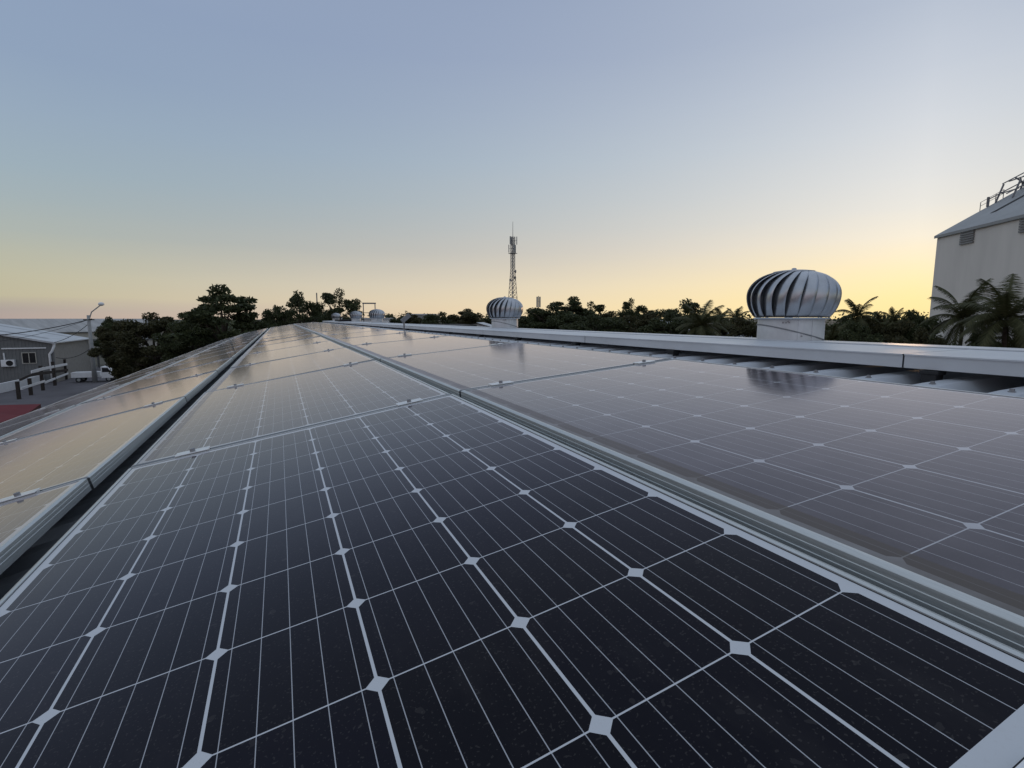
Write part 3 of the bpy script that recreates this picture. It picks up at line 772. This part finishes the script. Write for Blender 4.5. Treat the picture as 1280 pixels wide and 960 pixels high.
# timber fence with a white top plank, white wall behind it
fp = [gnd(24, 499), gnd(39, 494), gnd(54, 488), gnd(69, 482), gnd(83, 474.5)]
fe = thing('timber_fence', 'dark timber post fence with a white plank along its top, before the grey shed', 'fence', fp[0])
tops = [(24, 481), (39, 474), (52, 457), (68, 452), (82, 449)]
for k, q in enumerate(fp):
    d = q-fp[0]; hgt = max(1.6, spot(*tops[k], math.hypot(q.x, q.y)).z)
    m = MB(); m.box((d.x-.12, d.y-.12, 0), (d.x+.12, d.y+.12, hgt)); m.build('post', M_wood, fe)
def rail(k0, k1, z0, z1, w_, h_, mm, nm):
    a = fp[k0]-fp[0]; b_ = fp[k1]-fp[0]; o_ = Vector((.25, -.12, 0))
    m = MB(); m.bar((a.x+o_.x, a.y+o_.y, z0), (b_.x+o_.x, b_.y+o_.y, z1), w_, h_); m.build(nm, mm, fe)
rail(1, 4, 1.95, 1.15, .1, .28, M_wood, 'rail'); rail(1, 2, 2.2, 2.2, .08, .26, M_white, 'plank'); rail(2, 4, 2.2, 1.85, .08, .26, M_white, 'plank')
rail(0, 1, 1.75, 1.95, .1, .2, M_wood, 'rail'); rail(0, 2, .95, .95, .08, .2, M_white, 'plank'); rail(2, 4, .8, .75, .08, .2, M_white, 'plank')
wa = gnd(-20, 502); wb = gnd(94, 473)
lw = MB(); d = (wb-wa); nv = Vector((-d.y, d.x, 0)).normalized()
o_ = nv*1.6
lw.bar(wa+o_+Vector((0, 0, .45)), wb+o_+Vector((0, 0, .45)), .25, .9)
tag(lw.build('low_wall', M_white), 'white low wall running behind the timber fence', 'wall')

# white flatbed truck and white van by the pole
M_tyre = M_rubber
def wheel(parent, x, y, r=.42, w_=.26):
    m = MB(); m.lathe([(r*.6, -w_/2), (r, -w_/2+.03), (r, w_/2-.03), (r*.6, w_/2)], 18, True); o = m.build('wheel', M_tyre, parent); o.rotation_euler = (PI/2, 0, 0); o.location = (x, y, r)
    m = MB(); m.lathe([(r*.55, -w_/2-.02), (r*.55, w_/2+.02)], 14, True); m.build('rim', M_conc, o)
p = gnd(115, 477); tk = thing('flatbed_truck', 'white flatbed truck parked behind the street lamp pole', 'truck', p, R(-4)); tk.scale = (.74,)*3
m = MB(); m.box((-2.2, -1.0, .75), (1.5, 1.0, .95)); 
for a in (((-2.2, -1.0, .95), (1.5, -.93, 1.55)), ((-2.2, .93, .95), (1.5, 1.0, 1.55)), ((-2.2, -.93, .95), (-2.13, .93, 1.55))): m.box(*a)
m.build('bed', M_white, tk, bevel=.02)
cb_ = MB()
prof2 = [(1.6, .6), (3.3, .6), (3.3, 1.35), (2.95, 1.5), (2.55, 2.3), (1.6, 2.35)]
cb_.face([(x_, -1.0, z_) for x_, z_ in prof2]); cb_.face([(x_, 1.0, z_) for x_, z_ in prof2][::-1])
for k in range(len(prof2)):
    a, b_ = prof2[k], prof2[(k+1) % len(prof2)]; cb_.face([(a[0], 1.0, a[1]), (b_[0], 1.0, b_[1]), (b_[0], -1.0, b_[1]), (a[0], -1.0, a[1])])
cb_.build('cab', M_white, tk, bevel=.05)
m = MB(); m.face([(1.75, -1.006, 1.5), (2.85, -1.006, 1.5), (2.5, -1.006, 2.15), (1.75, -1.006, 2.15)]); m.build('side_window', M_glass, tk)
for x_, y_ in ((-1.3, -.85), (-1.3, .85), (2.5, -.85), (2.5, .85)): wheel(tk, x_, y_)
# red roofed lean-to close to our building
a = gnd(51, 505, 3.4); b_ = gnd(-60, 508, 3.4); c = gnd(-60, 545, 3.2); d = gnd(30, 520, 3.2)
rs = thing('red_roof_shed', 'small shed with a flat dark red roof below the left roof edge', 'shed', (a.x, a.y, 0))
m = MB(); q = [Vector((p_.x-a.x, p_.y-a.y, p_.z)) for p_ in (a, b_, c, d)]
m.face(q[::-1]); m.cur = 1
low = [p_-Vector((0, 0, .35)) for p_ in q]
for k in range(4): m.face([q[k], q[(k+1) % 4], low[(k+1) % 4], low[k]])
m.face(low); m.build('roof', [M_red, M_redside], rs)
cen = sum(q, Vector())/4
wq = [cen.lerp(p_, .9) for p_ in q]; m = MB()
for k in range(4): m.face([(wq[k].x, wq[k].y, 0), (wq[(k+1) % 4].x, wq[(k+1) % 4].y, 0), (wq[(k+1) % 4].x, wq[(k+1) % 4].y, 2.95), (wq[k].x, wq[k].y, 2.95)])
m.build('wall', M_shedwall, rs)

# ------------------------------------------------------------------ masts
M_steel = mat('mast_steel', (.22, .22, .23), .6, .4)
p = spot(641, 398, 180); tw = thing('lattice_mast', 'tall lattice telecom mast with antennas above the second vent', 'mast', (p.x, p.y, 0), .3)
Ht = spot(641, 296, 180).z; zn = spot(641, 335, 180).z
def wdt(z): return 2.6-1.9*min(1, z/zn) if z < zn else .70
for sx, sy in ((-1,-1),(1,-1),(1,1),(-1,1)):
    m = MB(); m.bar((sx*wdt(0)/1.41, sy*wdt(0)/1.41, 0), (sx*.70/1.41, sy*.70/1.41, zn), .16); m.bar((sx*.70/1.41, sy*.70/1.41, zn), (sx*.70/1.41, sy*.70/1.41, Ht), .16); m.build('leg', M_steel, tw)
m = MB(); zs_ = [0]; 
while zs_[-1] < Ht-.6: zs_.append(min(Ht, zs_[-1]+max(1.1, wdt(zs_[-1])*1.15)))
cr = ((-1,-1),(1,-1),(1,1),(-1,1))
for z1, z2 in zip(zs_[:-1], zs_[1:]):
    for k in range(4):
        a, b_ = cr[k], cr[(k+1) % 4]; w1, w2 = wdt(z1)/1.41, wdt(z2)/1.41
        m.bar((a[0]*w1, a[1]*w1, z1), (b_[0]*w2, b_[1]*w2, z2), .08); m.bar((b_[0]*w1, b_[1]*w1, z1), (a[0]*w2, a[1]*w2, z2), .08); m.bar((a[0]*w2, a[1]*w2, z2), (b_[0]*w2, b_[1]*w2, z2), .08)
m.build('lattice', M_steel, tw)
for k in range(6):
    a = k*PI/3+.2; m = MB(); zz = Ht-2.6 if k % 2 else Ht-5.2
    m.box((-.12, -.22, 0), (.12, .22, 2.6), Matrix.Translation((1.35*math.cos(a), 1.35*math.sin(a), zz)) @ Matrix.Rotation(a, 4, 'Z')); m.bar((1.2*math.cos(a), 1.2*math.sin(a), zz+1.3), (.3*math.cos(a), .3*math.sin(a), zz+1.3), .09)
    m.build('antenna_panel', M_conc, tw)
for z_, a in ((Ht-11.5, -.4), (Ht-13.6, .1), (Ht-14.5, 3.0)):
    m = MB(); m.tube([(.5*math.cos(a), .5*math.sin(a), z_), (1.1*math.cos(a), 1.1*math.sin(a), z_)], [.2, .55], 14); m.build('dish', M_conc, tw)
m = MB(); m.box((-1.1, -1.1, Ht-5.6), (1.1, 1.1, Ht-5.45)); m.build('platform', M_steel, tw)
m = MB(); m.tube([(0, 0, Ht-1), (0, 0, spot(641, 277, 180).z)], [.11, .06], 6); m.build('whip_antenna', M_steel, tw)
p = spot(673, 398, 150); sm_ = thing('antenna_mast', 'short thin antenna mast standing behind the trees right of the second vent', 'mast', (p.x, p.y, 0))
zt2 = spot(673, 370, 150).z
m = MB(); m.tube([(0, 0, 0), (0, 0, zt2)], .12, 6); m.build('pole', M_steel, sm_)
for s_ in (-.45, .45): m = MB(); m.box((s_-.14, -.2, zt2-3.2), (s_+.14, .2, zt2-.2)); m.bar((s_, 0, zt2-1.5), (0, 0, zt2-1.5), .08); m.build('antenna_panel', M_conc, sm_)
p = spot(462, 398, 90); gf = thing('steel_gantry', 'square steel goalpost frame rising behind the far vents', 'gantry', (p.x, p.y, 0), -R(15))
zt3 = spot(462, 380, 90).z
for x_ in (-.95, .95): m = MB(); m.box((x_-.07, -.07, 0), (x_+.07, .07, zt3)); m.build('post', M_steel, gf)
m = MB(); m.box((-1.1, -.09, zt3+.002), (1.1, .09, zt3+.22)); m.box((-.88, -.04, zt3-1.5), (.88, .04, zt3-1.4)); m.build('crossbar', M_steel, gf)
m = MB(); p = spot(396, 372, 80); m.tube([(0, 0, 0), (0, 0, spot(396, 366, 80).z)], .08, 8); o = m.build('chimney_pipe', M_steel); o.location = (p.x, p.y, 0)
tag(o, 'thin dark flue pipe sticking up between the two open trees', 'pipe')

# ------------------------------------------------------------------ tall white store at right
M_wallw = mat('weathered_white_wall', (.68, .655, .61), .85, 0, .3, .09, .7, .1, 6, (.6, .6, .12))
M_store = mat('store_roof_sheet', (.30, .315, .32), .6, .1, .4, .08, .3, 0, 10)
M_vslat = mat('louvre', (.21, .212, .21), .7)
D0 = 65.0; P0 = spot(1161.5, 398, D0); zE = spot(1168, 293.5, D0).z
azw = R(24.18+9.5); uw = Vector((-math.sin(azw), -math.cos(azw), 0))      # along the wall towards us
ws = thing('grain_store', 'tall weathered white store building with a pitched grey roof at right', 'building', (P0.x, P0.y, 0), math.atan2(uw.y, uw.x))
inn = 1 # interior lies to local +y
LW, DW = 46.0, 24.0; RISE = 7.3
w = MB(); w.box((0, 0, 0), (LW, DW, zE)); w.build('wall', M_wallw, ws)
m = MB()
for s_ in (0, 1):
    ya, yb = (-.2, DW/2) if s_ == 0 else (DW+.2, DW/2)
    A = [(-.15, ya, zE-.12), (LW+.15, ya, zE-.12), (LW+.15, yb, zE+RISE), (-.15, yb, zE+RISE)]
    m.face(A); m.face([(x_, y_, z_-.25) for x_, y_, z_ in A][::-1])
    for i, j in ((0, 1), (1, 2), (3, 0)): m.face([A[i], A[j], (*A[j][:2], A[j][2]-.25), (*A[i][:2], A[i][2]-.25)])
for x_ in (0, LW): m.face([(x_, 0, zE-.01), (x_, DW/2, zE+RISE-.3), (x_, DW, zE-.01)])
ro = m.build('roof', M_store, ws)
def slope_pt(x, y, up=0.): return (x, y, zE-.12+(RISE+.12)*(y+.2)/(DW/2+.2)+up)
for (x0, x1, y0, y1) in ((3.5, 4.1, 2.0, 7.5), (12.0, 12.6, 2.2, 8)):
    q = MB(); q.face([slope_pt(x0, y0, .03), slope_pt(x1, y0, .03), slope_pt(x1, y1, .03), slope_pt(x0, y1, .03)]); q.face([slope_pt(x0, y0, .03), slope_pt(x0, y1, .03), slope_pt(x0, y1, -.02), slope_pt(x0, y0, -.02)]); q.build('roof_slot', M_dark, ro)
def along(px):                                                   # metres from the corner at which a photo column meets the wall
    d = ray(px, 398); return (P0.y*d.x-P0.x*d.y)/(uw.x*d.y-uw.y*d.x)
step = along(1262)-along(1191)
for k in range(4):
    f = MB(); xa = along(1191)+k*step; wl = along(1207)-along(1191)
    for j in range(6): f.box((xa, -.14, zE-1.45+j*.2), (xa+wl*(1+.25*(k > 0)), -.002, zE-1.45+j*.2+.15))
    f.build('louvre', M_vslat, ws)
# guard rail and conveyor head frame on the verge
rl = thing('guard_rail', 'thin guard rail standing on the sloping roof edge of the tall store', 'railing', ws.matrix_basis @ Vector(slope_pt(-.1, 3.4)), ws.rotation_euler.z)
def spt(x, y, up=0.):
    a = Vector(slope_pt(x, y, up)); b = Vector(slope_pt(-.1, 3.4)); return a-b
for y_ in (3.4, 4.0, 4.6, 5.2): m = MB(); m.bar(spt(-.1, y_), spt(-.1, y_, .8), .045); m.build('post', M_steel, rl)
m = MB(); m.bar(spt(-.1, 3.4, .8), spt(-.1, 5.2, .8), .04); m.bar(spt(-.1, 3.4, .45), spt(-.1, 5.2, .45), .035); m.bar(spt(-.1, 4.0, .0), spt(-.1, 4.0, .9), .16); m.build('rail', M_steel, rl)
b0 = Vector(slope_pt(.5, 5.8)); cv = thing('conveyor_frame', 'dark steel conveyor frame on top of the tall store roof at the right edge', 'conveyor', ws.matrix_basis @ b0, ws.rotation_euler.z)
def q_(x, y, up): return Vector(slope_pt(x, y, up))-b0
for y_ in (4.5, 6.4, 8.5, 10.6):
    for x_ in (.1, 2.1): m = MB(); m.bar(q_(x_, y_, 0), q_(x_, y_+.5, 1.35), .11); m.build('leg', M_steel, cv)
m = MB()
for x_ in (.1, 2.1):
    for z_ in (.6, 1.35): m.bar(q_(x_, 4.0+.9*(z_ > 1), z_+.1), q_(x_, 11.6, z_-.2), .09)
    m.bar(q_(x_, 5.9, 1.35), q_(x_, 6.5, .6), .1)
for y_ in (4.9, 7.0, 9.1): m.bar(q_(.1, y_, .6), q_(2.1, y_, .6), .09); m.bar(q_(.1, y_+.5, 1.35), q_(2.1, y_+.5, 1.35), .09)
m.build('beam', M_steel, cv)
m = MB(); m.tube([q_(1.1, 6.0, .45), q_(1.1, 11.5, .6)], .3, 12); m.build('duct', M_bolt, cv)
